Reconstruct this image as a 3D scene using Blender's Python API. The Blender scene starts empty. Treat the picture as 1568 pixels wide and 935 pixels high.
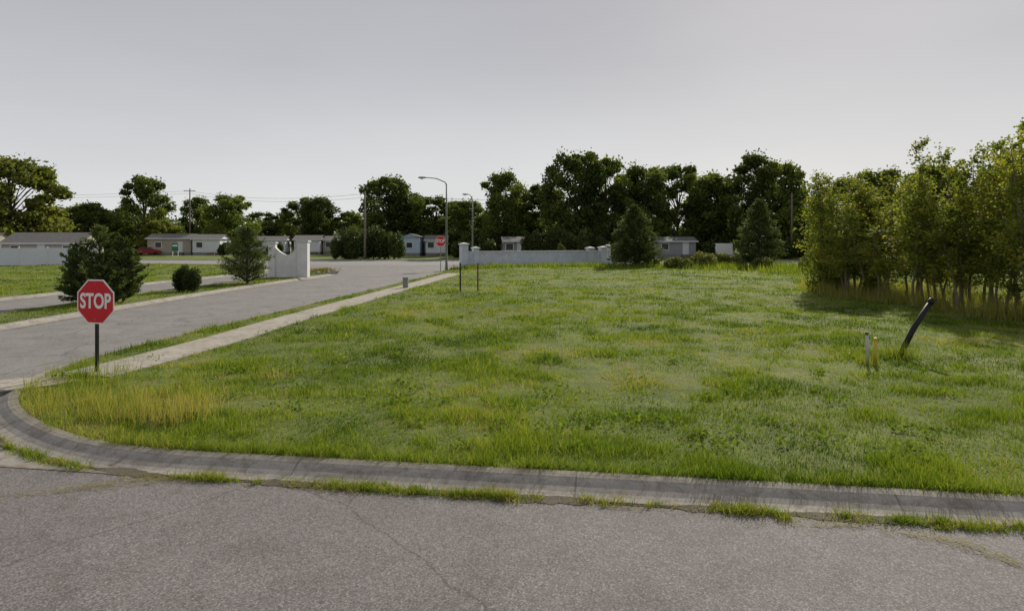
import bpy, math, numpy as np
from mathutils import Vector, Matrix
rad=math.radians
scene=bpy.context.scene
# ------------------------------------------------------------------ helpers
def srgb(*c): return tuple(c)+(1.0,)
class NT:
    def __init__(s,name):
        s.m=bpy.data.materials.new(name); s.m.use_nodes=True
        s.nt=s.m.node_tree; s.n=s.nt.nodes; s.l=s.nt.links
        s.b=s.n['Principled BSDF']; s.out=s.n['Material Output']
        s.b.inputs['Specular IOR Level'].default_value=0.25
    def new(s,t,**k):
        nd=s.n.new(t)
        for a,v in k.items(): setattr(nd,a,v)
        return nd
    def link(s,a,b): s.l.new(a,b)
    def pos(s): return s.new('ShaderNodeNewGeometry').outputs['Position']
    def obj(s): return s.new('ShaderNodeTexCoord').outputs['Object']
    def noise(s,co,scale,detail=4,rough=.6,dist=0):
        nd=s.new('ShaderNodeTexNoise'); nd.inputs['Scale'].default_value=scale
        nd.inputs['Detail'].default_value=detail; nd.inputs['Roughness'].default_value=rough
        nd.inputs['Distortion'].default_value=dist
        s.link(co,nd.inputs['Vector']); return nd.outputs['Fac']
    def ramp(s,fac,stops):
        nd=s.new('ShaderNodeValToRGB'); e=nd.color_ramp.elements
        e[0].position=stops[0][0]; e[0].color=srgb(*stops[0][1])
        e[1].position=stops[-1][0]; e[1].color=srgb(*stops[-1][1])
        for p,c in stops[1:-1]:
            x=e.new(p); x.color=srgb(*c)
        s.link(fac,nd.inputs[0]); return nd.outputs[0]
    def mix(s,fac,a,b,mode='MIX'):
        nd=s.new('ShaderNodeMix',data_type='RGBA',blend_type=mode)
        for i,v in ((0,fac),(6,a),(7,b)):
            if isinstance(v,(int,float)): nd.inputs[i].default_value=v
            elif isinstance(v,tuple): nd.inputs[i].default_value=srgb(*v)
            else: s.link(v,nd.inputs[i])
        return nd.outputs[2]
    def bump(s,h,strength,dist=.01):
        nd=s.new('ShaderNodeBump'); nd.inputs['Strength'].default_value=strength
        nd.inputs['Distance'].default_value=dist
        s.link(h,nd.inputs['Height']); s.link(nd.outputs[0],s.b.inputs['Normal'])
def surf(name,c1,c2,scale=3,fine=40,fa=.25,rough=.8,bump=.2,metal=0,world=False):
    t=NT(name); co=t.pos() if world else t.obj()
    a=t.ramp(t.noise(co,scale,5),[(.3,c1),(.7,c2)])
    f=t.noise(co,fine,3)
    g=t.ramp(f,[(.3,(1-fa,)*3),(.7,(1,)*3)])
    t.link(t.mix(1.0,a,g,'MULTIPLY'),t.b.inputs['Base Color'])
    t.b.inputs['Roughness'].default_value=rough; t.b.inputs['Metallic'].default_value=metal
    if bump: t.bump(f,bump,.01)
    return t.m
def foliage(name,stops,trans=.4,var=.25,rough=.6,tm=(1.2,1.25,.6),spec=.12):
    t=NT(name)
    at=t.new('ShaderNodeAttribute',attribute_name='tint')
    col=t.ramp(at.outputs['Fac'],stops)
    if var:
        oi=t.new('ShaderNodeObjectInfo')
        v=t.ramp(oi.outputs['Random'],[(0,(1-var,1-var,1-var)),(1,(1+var,1+var*.8,1))])
        col=t.mix(1.0,col,v,'MULTIPLY')
    t.link(col,t.b.inputs['Base Color']); t.b.inputs['Roughness'].default_value=rough
    t.b.inputs['Specular IOR Level'].default_value=spec
    tr=t.new('ShaderNodeBsdfTranslucent')
    c2=t.mix(1.0,col,tm,'MULTIPLY'); t.link(c2,tr.inputs[0])
    mx=t.new('ShaderNodeMixShader'); mx.inputs[0].default_value=trans
    t.link(t.b.outputs[0],mx.inputs[1]); t.link(tr.outputs[0],mx.inputs[2])
    t.link(mx.outputs[0],t.out.inputs['Surface'])
    return t.m
def link_obj(o,parent=None):
    scene.collection.objects.link(o)
    if parent: o.parent=parent
    return o
def empty(name,loc=(0,0,0),rz=0):
    o=bpy.data.objects.new(name,None); o.location=loc; o.rotation_euler=(0,0,rz); o.empty_display_size=.3
    return link_obj(o)
def np_mesh(name,V,F,mats,mi=None,tint=None,smooth=False,uv=None):
    V=np.asarray(V,dtype=np.float32); F=np.asarray(F,dtype=np.int32); k=F.shape[1]; M=len(F)
    me=bpy.data.meshes.new(name)
    me.vertices.add(len(V)); me.vertices.foreach_set('co',V.ravel())
    me.loops.add(M*k); me.loops.foreach_set('vertex_index',F.ravel())
    me.polygons.add(M); me.polygons.foreach_set('loop_start',np.arange(M,dtype=np.int32)*k)
    if mi is not None: me.polygons.foreach_set('material_index',np.asarray(mi,dtype=np.int32))
    me.polygons.foreach_set('use_smooth',np.full(M,bool(smooth)))
    if tint is not None:
        a=me.attributes.new('tint','FLOAT','POINT'); a.data.foreach_set('value',np.asarray(tint,dtype=np.float32))
    if uv is not None:
        u=me.uv_layers.new(name='UVMap'); u.data.foreach_set('uv',np.asarray(uv,dtype=np.float32)[F.ravel()].ravel())
    for m in mats: me.materials.append(m)
    me.update(calc_edges=True); me.validate()
    return me
class Acc:
    def __init__(s): s.v=[];s.f=[];s.m=[];s.t=[];s.n=0
    def add(s,V,F,m=0,t=.5):
        V=np.asarray(V,float); F=np.asarray(F)
        s.v.append(V); s.f.append(F+s.n); s.m.append(np.full(len(F),m))
        s.t.append(np.full(len(V),t) if np.isscalar(t) else t); s.n+=len(V)
    def build(s,name,mats): return np_mesh(name,np.vstack(s.v),np.vstack(s.f),mats,np.hstack(s.m),np.hstack(s.t))
def tube(pts,rads,n=6):
    pts=np.asarray(pts,float); m=len(pts); T=np.gradient(pts,axis=0); T/=np.linalg.norm(T,axis=1)[:,None]+1e-9
    ref=np.array([1,0,0.]) if abs(T[0][0])<.8 else np.array([0,1.,0])
    V=[]
    for i in range(m):
        u=np.cross(T[i],ref); u/=np.linalg.norm(u)+1e-9; w=np.cross(T[i],u)
        a=np.arange(n)*2*math.pi/n
        V.append(pts[i]+rads[i]*(np.cos(a)[:,None]*u+np.sin(a)[:,None]*w))
    V=np.vstack(V); F=[]
    for i in range(m-1):
        for j in range(n):
            F.append((i*n+j,i*n+(j+1)%n,(i+1)*n+(j+1)%n,(i+1)*n+j))
    return V,np.array(F)
def leafq(C,size,rng,asp=.6,axis=None,ax_w=0):
    n=len(C); u=rng.normal(size=(n,3))
    if axis is not None: u=u*(1-ax_w)+axis*ax_w*2
    u/=np.linalg.norm(u,axis=1)[:,None]
    w=rng.normal(size=(n,3)); v=np.cross(u,w); v/=np.linalg.norm(v,axis=1)[:,None]+1e-9
    s=np.asarray(size)[:,None]
    V=np.stack([C-u*s,C+v*s*asp,C+u*s,C-v*s*asp],1).reshape(-1,3)
    return V,np.arange(4*n).reshape(n,4)
def rdir(n,rng):
    d=rng.normal(size=(n,3)); return d/np.linalg.norm(d,axis=1)[:,None]
def box(name,size,loc,mat,parent=None,bevel=0,rot=(0,0,0)):
    sx,sy,sz=[a/2 for a in size]
    V=[(-sx,-sy,-sz),(sx,-sy,-sz),(sx,sy,-sz),(-sx,sy,-sz),(-sx,-sy,sz),(sx,-sy,sz),(sx,sy,sz),(-sx,sy,sz)]
    F=[(0,3,2,1),(4,5,6,7),(0,1,5,4),(1,2,6,5),(2,3,7,6),(3,0,4,7)]
    me=np_mesh(name,V,F,[mat]); o=bpy.data.objects.new(name,me); o.location=loc; o.rotation_euler=rot
    if bevel:
        b=o.modifiers.new('bevel','BEVEL'); b.width=bevel; b.segments=2
    return link_obj(o,parent)
def poly_obj(name,V,F,mat,parent=None,loc=(0,0,0),smooth=False):
    me=bpy.data.meshes.new(name); me.from_pydata([tuple(v) for v in V],[],[tuple(f) for f in F]); me.materials.append(mat); me.update()
    if smooth: me.polygons.foreach_set('use_smooth',np.ones(len(me.polygons),dtype=bool))
    o=bpy.data.objects.new(name,me); o.location=loc
    return link_obj(o,parent)
def tube_obj(name,pts,rads,mat,parent=None,n=12,cap=True):
    V,F=tube(pts,rads,n); F=[tuple(f) for f in F]
    if cap:
        m=len(pts); F.append(tuple(range(n))[::-1]); F.append(tuple((m-1)*n+j for j in range(n)))
    o=poly_obj(name,V,F,mat,parent)
    for p in o.data.polygons: p.use_smooth=len(p.vertices)==4
    return o
_lat={}
def vnoise(x,y,s,seed=0):
    if seed not in _lat: _lat[seed]=np.random.default_rng(seed+99).random((256,256))
    L=_lat[seed]; x=np.asarray(x)/s+1000; y=np.asarray(y)/s+1000
    xi=np.floor(x).astype(int); yi=np.floor(y).astype(int); fx=x-xi; fy=y-yi
    fx=fx*fx*(3-2*fx); fy=fy*fy*(3-2*fy)
    g=lambda a,b:L[a%256,b%256]
    return (g(xi,yi)*(1-fx)+g(xi+1,yi)*fx)*(1-fy)+(g(xi,yi+1)*(1-fx)+g(xi+1,yi+1)*fx)*fy
def fbm(x,y,s,seed): return (vnoise(x,y,s,seed)+.5*vnoise(x,y,s*.47,seed+1)+.25*vnoise(x,y,s*.21,seed+2))/1.75
def sstep(a,b,x):
    t=np.clip((x-a)/(b-a),0,1); return t*t*(3-2*t)
# ------------------------------------------------------------------ plan of the site (metres)
def chaikin(P,it=2,closed=False):
    P=[np.array(p,float) for p in P]
    for _ in range(it):
        Q=[] if closed else [P[0]]
        n=len(P)
        for i in range(n if closed else n-1):
            a=P[i]; b=P[(i+1)%n]; Q+= [a*.75+b*.25,a*.25+b*.75]
        if not closed: Q.append(P[-1])
        P=Q
    return np.array(P)
A_edge=chaikin([(300,-41.5),(40,.1),(4.5,5.78),(-2.6,6.9),(-4,7.12),(-4.9,7.4),(-5.7,7.8),(-6.55,8.42),(-7.3,9.1),(-7.85,9.75),(-8.35,10.5),(-8.7,11.6),(-9.0,12.8),(-9.2,13.9),
   (-7.5,32.6),(-5.95,49.5),(-6.0,54),(-5.95,58),(-5,61.5),(-3,65),(1,67.8),(6,69.2),(12,69),(300,46)])
M_edge=chaikin([(-17.6,15),(-17.4,22),(-17.5,27),(-17.6,33),(-16.9,39),(-16.4,46),(-15.8,50.5),(-14.8,53),(-13.6,52.7),(-12.9,50),(-13.2,46),(-13.8,38),(-14.2,30),(-14.2,18.7),(-14.4,14.5),(-15,13.2),(-16.8,13.4)],2,True)
L_edge=chaikin([(-300,94),(-40,73.2),(-32,70.5),(-25,65.5),(-21,59),(-20,52),(-20,46),(-20.8,39),(-20.9,32),(-21.3,27),(-21.3,15),(-23,12.2),(-28,11.9),(-300,55.5)])
F_edge=chaikin([(600,36),(300,60),(-200,100),(-900,156)])
polys=[A_edge,M_edge,L_edge,np.vstack([F_edge,[(-1500,170),(-1500,3000),(1500,3000),(1500,36)]])]
def sdist(x,y):
    x=np.asarray(x,float); y=np.asarray(y,float)
    best=np.full(x.shape,-1e9)
    for P in polys:
        ins=np.zeros(x.shape,bool); d2=np.full(x.shape,1e18); n=len(P)
        for i in range(n):
            ax,ay=P[i]; bx,by=P[(i+1)%n]
            if ay!=by:
                c=((ay>y)!=(by>y))&(x<(bx-ax)*(y-ay)/(by-ay)+ax); ins^=c
            ex,ey=bx-ax,by-ay; L=ex*ex+ey*ey+1e-12
            t=np.clip(((x-ax)*ex+(y-ay)*ey)/L,0,1)
            d2=np.minimum(d2,(x-ax-t*ex)**2+(y-ay-t*ey)**2)
        best=np.maximum(best,np.where(ins,1,-1)*np.sqrt(d2))
    return best
def gz(x,y,d=None):
    x=np.asarray(x,float); y=np.asarray(y,float)
    if d is None: d=sdist(x,y)
    und=(vnoise(x,y,5,1)-.5)*.20+(vnoise(x,y,1.6,2)-.5)*.07
    mound=.28*np.exp(-((x-3)/9)**2-((y-55)/6)**2)
    return -.03+.14*sstep(.28,.47,d)+und*sstep(3.5,8,d)+mound*sstep(1,5,d)
def gz1(x,y): return float(gz(np.array([x]),np.array([y]))[0])
# ------------------------------------------------------------------ materials
t=NT('lawn_ground'); co=t.pos()
a=t.ramp(t.noise(co,.35,6,.65),[(.3,(.085,.125,.022)),(.5,(.14,.185,.036)),(.72,(.2,.215,.055))])
b=t.ramp(t.noise(co,3.2,5,.7),[(.3,(.55,.57,.55)),(.7,(1.15,1.1,1.0))])
c=t.mix(1.0,a,b,'MULTIPLY'); 
d=t.ramp(t.noise(co,1.1,4,.7),[(.56,(0,0,0)),(.72,(1,1,1))])
c=t.mix(d,c,(.19,.165,.07)); t.link(c,t.b.inputs['Base Color']); t.b.inputs['Roughness'].default_value=.95
t.bump(t.noise(co,14,4,.8),.8,.06); M_LAWN=t.m

def asphalt(name,c1,c2,spk,sc=110,crack=.5,stain=.8,cw=.0035,cs=.22):
    t=NT(name); co=t.pos()
    base=t.ramp(t.noise(co,.5,6,.65),[(.3,c1),(.7,c2)])
    v=t.new('ShaderNodeTexVoronoi'); v.inputs['Scale'].default_value=sc; t.link(co,v.inputs['Vector'])
    bw=t.new('ShaderNodeRGBToBW'); t.link(v.outputs['Color'],bw.inputs[0])
    s=t.ramp(bw.outputs[0],[(.12,(1-spk,)*3),(.45,(1-spk*.15,)*3),(.7,(1+spk*.5,)*3),(.9,(1+spk*1.9,1+spk*1.8,1+spk*1.7))])
    c=t.mix(1.0,base,s,'MULTIPLY')
    st=t.ramp(t.noise(co,1.7,6,.75,.5),[(.33,(stain,stain*.99,stain*.97)),(.55,(1.02,1.02,1.02))])
    c=t.mix(1.0,c,st,'MULTIPLY')
    if crack:
        nz=t.new('ShaderNodeTexNoise'); nz.inputs['Scale'].default_value=.9; nz.inputs['Detail'].default_value=6; t.link(co,nz.inputs['Vector'])
        wc=t.mix(.35,co,nz.outputs['Color'],'LINEAR_LIGHT')
        cv=t.new('ShaderNodeTexVoronoi',feature='DISTANCE_TO_EDGE'); cv.inputs['Scale'].default_value=cs; t.link(wc,cv.inputs['Vector'])
        k=t.ramp(cv.outputs['Distance'],[(.0,(1-crack,)*3),(cw,(1,1,1))])
        c=t.mix(1.0,c,k,'MULTIPLY')
    t.link(c,t.b.inputs['Base Color']); t.b.inputs['Roughness'].default_value=.85
    t.bump(bw.outputs[0],.4,.006); return t.m
M_NEAR=asphalt('aged_asphalt',(.138,.127,.126),(.172,.159,.157),.4,85,.4,.85,.003)
M_SIDE=asphalt('weathered_street_asphalt',(.175,.168,.160),(.225,.216,.207),.24,60,.5,.78,.006,.3)
M_CROSS=asphalt('cross_street_asphalt',(.21,.208,.205),(.26,.258,.255),.15,50,0,.88)

def concrete(name,c1,c2,joint,jw=.012,edge_dark=False):
    t=NT(name); co=t.pos()
    base=t.ramp(t.noise(co,1.2,7,.7),[(.3,c1),(.7,c2)])
    f=t.noise(co,60,3,.7); g=t.ramp(f,[(.3,(.8,.8,.8)),(.7,(1.06,1.06,1.06))])
    c=t.mix(1.0,base,g,'MULTIPLY')
    st=t.ramp(t.noise(co,4.5,6,.8,.8),[(.34,(.5,.45,.38)),(.55,(1,1,1))]); c=t.mix(.85,c,st,'MULTIPLY')
    uv=t.new('ShaderNodeUVMap'); sp=t.new('ShaderNodeSeparateXYZ'); t.link(uv.outputs[0],sp.inputs[0])
    m1=t.new('ShaderNodeMath',operation='DIVIDE'); m1.inputs[1].default_value=joint; t.link(sp.outputs[0],m1.inputs[0])
    m2=t.new('ShaderNodeMath',operation='FRACT'); t.link(m1.outputs[0],m2.inputs[0])
    k=t.ramp(m2.outputs[0],[(0,(.4,.37,.33)),(jw*.6,(.4,.37,.33)),(jw,(1,1,1))])
    c=t.mix(1.0,c,k,'MULTIPLY')
    if edge_dark:   # darker in the gutter pan and along the joint with the lawn, broken by noise
        n2=t.noise(co,7,5,.75); ad=t.new('ShaderNodeMath',operation='MULTIPLY_ADD'); t.link(n2,ad.inputs[0]); ad.inputs[1].default_value=.22; t.link(sp.outputs[1],ad.inputs[2])
        k=t.ramp(ad.outputs[0],[(.07,(.5,.45,.37)),(.17,(.92,.9,.86)),(.45,(1,1,1)),(.56,(.72,.7,.58))]); c=t.mix(1.0,c,k,'MULTIPLY')
    t.link(c,t.b.inputs['Base Color']); t.b.inputs['Roughness'].default_value=.9; t.bump(f,.3,.006); return t.m
M_CURB=concrete('curb_concrete',(.29,.275,.25),(.39,.37,.34),3.0,.005,True)
M_WALK=concrete('sidewalk_concrete',(.32,.295,.25),(.42,.39,.335),1.5)
M_DIRT=surf('gutter_dirt',(.10,.085,.062),(.16,.14,.105),6,60,.45,.95,.6,world=True)
M_BARK=surf('bark',(.08,.065,.05),(.14,.115,.09),6,30,.4,.9,.5)
M_BARKL=surf('young_bark',(.17,.135,.09),(.28,.235,.17),6,30,.4,.9,.4)
M_LEAF=foliage('tree_leaves',[(0,(.05,.078,.024)),(.5,(.10,.14,.037)),(1,(.19,.215,.06))],.45,.3)
M_LEAFD=foliage('hazed_distant_leaves',[(0,(.08,.11,.05)),(.5,(.12,.155,.065)),(1,(.18,.2,.09))],.35,.1)  # paler, greyer greens: haze over the far trees put into the colour
M_LEAFY=foliage('yellow_green_leaves',[(0,(.09,.115,.027)),(.5,(.17,.195,.043)),(1,(.26,.26,.07))],.47,.15)
M_GROVE=foliage('grove_leaves',[(0,(.085,.125,.025)),(.5,(.18,.22,.04)),(1,(.36,.33,.07))],.52,.15)
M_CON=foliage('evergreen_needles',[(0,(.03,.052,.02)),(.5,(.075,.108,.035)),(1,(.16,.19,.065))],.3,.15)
M_SHR=foliage('shrub_leaves',[(0,(.03,.045,.018)),(.5,(.06,.085,.028)),(1,(.12,.145,.045))],.32,.1)
M_BRUSH=foliage('brush_leaves',[(0,(.06,.08,.025)),(.5,(.13,.15,.05)),(1,(.26,.23,.11))],.4,.1)
M_GRASS=foliage('grass_blades',[(0,(.05,.09,.013)),(.3,(.12,.185,.024)),(.6,(.21,.27,.036)),(.8,(.32,.29,.085)),(1,(.40,.33,.17))],.45,0,.6,(1.22,1.25,.5),.03)
M_WHITE=surf('white_paint',(.6,.6,.6),(.72,.72,.72),2,20,.08,.6,.05)
M_VINYL=surf('white_vinyl',(.60,.63,.68),(.68,.71,.76),1,12,.05,.45,0)
M_CAP=surf('pale_cap_stone',(.55,.55,.55),(.68,.68,.67),3,30,.15,.8,.2)
M_BLACK=surf('black_paint',(.012,.012,.013),(.025,.024,.023),5,40,.3,.5,.1)
M_RUST=surf('rusty_steel',(.12,.06,.03),(.2,.1,.055),8,40,.3,.8,.3)
M_GALV=surf('galvanised_steel',(.2,.22,.21),(.3,.32,.31),4,30,.15,.5,.1)
M_GREENPOLE=surf('weathered_green_pole',(.12,.15,.12),(.18,.21,.17),3,20,.2,.6,.1)
M_WOOD=surf('weathered_wood',(.16,.135,.11),(.26,.225,.19),3,30,.35,.9,.4)
M_RED=surf('sign_red',(.52,.012,.02),(.62,.02,.028),2,20,.1,.4,0)
M_SIGNW=surf('sign_white',(.75,.75,.75),(.82,.82,.82),2,20,.05,.4,0)
M_YEL=surf('yellow_marker',(.55,.42,.04),(.65,.5,.06),4,30,.2,.6,.1)
M_GLASS=surf('window_glass',(.03,.035,.04),(.06,.065,.07),1,5,.1,.15,0)
M_ROOF=surf('shingle_roof',(.15,.145,.14),(.22,.21,.205),3,25,.3,.9,.3)
M_TAN=surf('tan_siding',(.36,.33,.27),(.42,.39,.33),1,15,.1,.8,.1)
M_BEIGE=surf('beige_siding',(.50,.49,.45),(.58,.57,.53),1,15,.1,.8,.1)
M_SIDEW=surf('white_siding',(.64,.65,.67),(.74,.75,.77),1,15,.1,.8,.1)
M_GREYSHADE=surf('shaded_grey_siding',(.28,.29,.30),(.34,.35,.36),1,15,.1,.8,.1)  # siding dulled to grey: shade on the right-hand home put into the colour
M_BLUE=surf('pale_blue_siding',(.42,.52,.63),(.48,.58,.69),1,15,.1,.8,.1)
M_SKIRT=surf('skirting',(.2,.2,.2),(.28,.28,.28),2,15,.1,.8,.1)
M_SGREEN=surf('sign_green',(.02,.16,.09),(.03,.2,.11),2,15,.1,.5,0)
M_CARRED=surf('red_car_paint',(.25,.02,.02),(.3,.03,.03),2,15,.05,.25,0)
M_TIRE=surf('tire_rubber',(.015,.015,.015),(.025,.025,.025),5,30,.2,.9,.1)
M_STONE=surf('edging_stone',(.25,.23,.2),(.4,.37,.33),5,30,.3,.9,.4)
# painted block wall
t=NT('painted_block'); co=t.obj()
br=t.new('ShaderNodeTexBrick'); mp=t.new('ShaderNodeMapping'); mp.inputs['Rotation'].default_value=(rad(90),0,0)
t.link(co,mp.inputs[0]); t.link(mp.outputs[0],br.inputs['Vector'])
br.inputs['Scale'].default_value=1; br.inputs['Brick Width'].default_value=.4; br.inputs['Row Height'].default_value=.2; br.inputs['Mortar Size'].default_value=.012
br.inputs['Color1'].default_value=(.56,.61,.71,1); br.inputs['Color2'].default_value=(.62,.67,.76,1); br.inputs['Mortar'].default_value=(.4,.43,.5,1)
st=t.ramp(t.noise(co,1.2,6,.7),[(.3,(.78,.78,.77)),(.6,(1,1,1))])
t.link(t.mix(1.0,br.outputs['Color'],st,'MULTIPLY'),t.b.inputs['Base Color']); t.b.inputs['Roughness'].default_value=.8
t.bump(br.outputs['Fac'],-.3,.01); M_BLOCK=t.m
# ------------------------------------------------------------------ ground
def rng_(a,b,s): return np.arange(a,b,s)
xs=np.concatenate([[-1500,-900,-500,-300,-200,-140,-100,-80],rng_(-60,-24,1),rng_(-24,12,.17),rng_(12,60,1),[60,80,110,160,240,400,800,1500]])
ys=np.concatenate([[-60,-42,-25,-15],rng_(-8,4,.3),rng_(4,16,.15),rng_(16,100,.3),rng_(100,160,3),[170,200,250,320,450,700,1200,2500]])
X,Y=np.meshgrid(xs,ys); D=sdist(X.ravel(),Y.ravel()); Z=gz(X.ravel(),Y.ravel(),D)
nx,ny=len(xs),len(ys); idx=np.arange(nx*ny).reshape(ny,nx)
F=np.stack([idx[:-1,:-1],idx[:-1,1:],idx[1:,1:],idx[1:,:-1]],-1).reshape(-1,4)
link_obj(bpy.data.objects.new('ground',np_mesh('ground',np.stack([X.ravel(),Y.ravel(),Z],1),F,[M_LAWN],smooth=True)))
def sheet(name,P,z,mat): return poly_obj(name,[(x,y,z) for x,y in P],[tuple(range(len(P)))],mat)
sheet('side_street',[(-60,-40),(45,-40),(45,74),(-60,90)],0.0,M_SIDE)
sheet('cross_street',[(-300,93.6),(300,45.6),(300,60.6),(-300,108.6)],.004,M_CROSS)
sheet('near_road',[(-120,-60),(120,-60),(120,-12.74),(4.5,5.74),(-3.2,6.99),(-120,25.7)],.008,M_NEAR)
def strip(name,path,prof,mat,closed=False):
    P=np.asarray(path); n=len(P)
    if closed: T=np.roll(P,-1,0)-np.roll(P,1,0)
    else: T=np.gradient(P,axis=0)
    T/=np.linalg.norm(T,axis=1)[:,None]; N=np.stack([T[:,1],-T[:,0]],1)
    s=np.concatenate([[0],np.cumsum(np.linalg.norm(np.diff(P,axis=0),axis=1))])
    V=[];U=[];k=len(prof)
    for i in range(n):
        for o,z in prof: V.append((P[i,0]+N[i,0]*o,P[i,1]+N[i,1]*o,z)); U.append((s[i],o))
    F=[]
    for i in range(n if closed else n-1):
        j=(i+1)%n
        for q in range(k-1): F.append((i*k+q,i*k+q+1,j*k+q+1,j*k+q))
    return link_obj(bpy.data.objects.new(name,np_mesh(name,V,F,[mat],uv=U)))
def resample(P,step,lo=None):
    s=np.concatenate([[0],np.cumsum(np.linalg.norm(np.diff(P,axis=0),axis=1))])
    q=np.arange(0,s[-1],step); return np.stack([np.interp(q,s,P[:,0]),np.interp(q,s,P[:,1])],1)
prof=[(-.01,-.02),(-.01,.016),(.12,.02),(.19,.032),(.26,.058),(.32,.092),(.37,.118),(.42,.13),(.5,.132),(.5,-.02)]
Ap=resample(A_edge[1:-1],.25); Ap=Ap[(Ap[:,0]<60)]
strip('curb',Ap,prof,M_CURB)
strip('curb',M_edge,prof,M_CURB,True)
Lp=resample(L_edge,1.0); Lp=Lp[(Lp[:,0]>-120)]
strip('curb',Lp,prof,M_CURB)
Fp=resample(F_edge,2.0); Fp=Fp[(Fp[:,0]>-150)&(Fp[:,0]<120)]
strip('curb',Fp,prof,M_CURB)
gp=np.array([(-4.2,7.16),(-10,8.12),(-20,9.75),(-40,12.9)])
strip('valley_gutter',resample(gp,1.0),[(-.02,.010),(-.02,.014),(.5,.014),(.5,.0)],M_CURB)
sw=[(-8.15,11.9),(-7.95,13.0),(-7.75,14.6),(-7.55,16.5)]+[(-9.2+.0914*(y-13.9)+1.25-.15*(y-16)/36,y) for y in (20,26,32,38,44,50)]
SW=resample(chaikin(sw,2),.5)
strip('sidewalk',SW,[(0,.10),(0,.135),(1.1,.135),(1.1,.10)],M_WALK)
strip('sidewalk_ramp',np.array([(-8.75,11.35),(-8.4,11.6),(-8.15,11.95)]),[(-.05,.12),(-.05,.138),(1.0,.138),(1.0,.12)],M_WALK)
def on_walk(x,y):
    xc=np.interp(y,SW[:,1],SW[:,0]); wob=.09*(vnoise(x,y,.5,31)-.5)*2; return (x>xc+.03+wob)&(x<xc+1.02+wob)&(y>11.9)&(y<50)
# ------------------------------------------------------------------ grass
def blades(x,y,z,h,hw,tint,rng,lean=.35,rings=1):
    n=len(x); a=rng.uniform(0,math.pi,n); b=rng.uniform(0,2*math.pi,n); l=h*rng.uniform(0,lean*2,n)
    B=np.stack([x,y,z],1); W=np.stack([np.cos(a)*hw,np.sin(a)*hw,np.zeros(n)],1)
    Tp=B+np.stack([np.cos(b)*l,np.sin(b)*l,h],1)
    V=np.stack([B-W,B+W,Tp],1).reshape(-1,3)
    return V,np.arange(3*n).reshape(n,3),np.repeat(np.clip(tint,0,1),3)
def grass_obj(name,parts,mat=None):
    V=[];F=[];T=[];n=0
    for v,f,tt in parts: V.append(v);F.append(f+n);T.append(tt);n+=len(v)
    return link_obj(bpy.data.objects.new(name,np_mesh(name,np.vstack(V),np.vstack(F),[mat or M_GRASS],tint=np.hstack(T))))
rng=np.random.default_rng(5)
n=600000
y=np.exp(rng.uniform(math.log(5.2),math.log(72),n)); x=rng.uniform(-1,1,n)*(.86*y+.8)
d=sdist(x,y); k=(d>.40+.14*vnoise(x,y,.3,33))&~on_walk(x,y)&(y<74)
n1=fbm(x,y,.7,3); n2=fbm(x,y,3.0,14); n3=vnoise(x,y,.16,5); n4=fbm(x,y,1.3,24)
bare=np.exp(-(((x+3.75)/.5)**2+((y-9.8)/.28)**2))
rx=x*math.cos(.35)+y*math.sin(.35); ry=-x*math.sin(.35)+y*math.cos(.35)
mow=sstep(.5,.8,vnoise(rx,ry/9,.55,81)*.6+vnoise(rx,ry/3,.3,82)*.4)*sstep(9,13,y)*(y<50)
thin=sstep(.56,.74,n4)*.45+mow*.3
k&=(rng.random(n)<(.42+.8*n1)*(1-thin))&(rng.random(n)>bare*.85)
x,y,d,n1,n2,n3,n4,bare,thin,mow=[q[k] for q in (x,y,d,n1,n2,n3,n4,bare,thin,mow)]
edge=1-sstep(.5,1.1,d); edge*=(y<20)
h=(.02+.10*sstep(.38,.75,n1)*(.3+.95*n2)+.035*n3)*(1-.5*bare)*(1-.6*thin)+edge*.08*rng.random(len(x))
h*=rng.uniform(.5,1.4,len(x))
lush=sstep(.48,.66,fbm(x,y,1.1,44)); dark=sstep(.6,.75,fbm(x,y,.5,54))
tint=.40+.65*(n2-.5)+.35*(n4-.45)-.24*lush-.12*dark+rng.normal(0,.12,len(x))+.38*(rng.random(len(x))<.07)+bare*.6+thin*.25+mow*.12
brown=np.exp(-(((x+5.3)/1.6)**2+((y-9.6)/1.3)**2)); tint+=brown*.3
tint+=.2*np.exp(-((d-.6)/.35)**2)*(x<-2)*(y<14)
grass_obj('lawn_grass',[blades(x,y,gz(x,y,d)-.005,h,.0052*np.maximum(1,y/8.0)*rng.uniform(.7,1.3,len(x)),tint,rng,.5)])
print('blades',len(x))
parts=[]
def tall(cx,cy,sx,sy,n,h0,h1,t0,t1,hw=.004,lean=.25,z=None):
    x=rng.normal(cx,sx,n); y=rng.normal(cy,sy,n); d=sdist(x,y); k=(d>.5)&~on_walk(x,y); x,y,d=x[k],y[k],d[k]; m=len(x)
    parts.append(blades(x,y,gz(x,y,d),rng.uniform(h0,h1,m),np.full(m,hw),rng.uniform(t0,t1,m),rng,lean))
for i in range(60):
    cx=rng.normal(-5.5,.9); cy=rng.normal(9.6,.7); hh=rng.uniform(.2,.45); tall(cx,cy,.13,.12,int(rng.uniform(30,90)),.08,hh,rng.uniform(.1,.8),1.0,.0035,.35)
tall(-4.6,9.0,.3,.25,420,.2,.5,.75,1.0,.003)
tall(-7.5,12.0,.22,.2,420,.15,.45,.1,.7)
for i in range(14): tall(rng.normal(-7.2,.5),rng.normal(11.2,.5),.12,.12,60,.1,.33,.2,.9)
tall(7.95,13.7,.22,.2,450,.15,.42,.2,.8)
tall(6.9,13.0,.12,.12,200,.12,.32,.3,.9)
for i in range(110):
    cx=rng.uniform(-6,9); cy=rng.uniform(7.4,24); tall(cx,cy,.12,.12,60,.06,.17,.0,.7)
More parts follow.
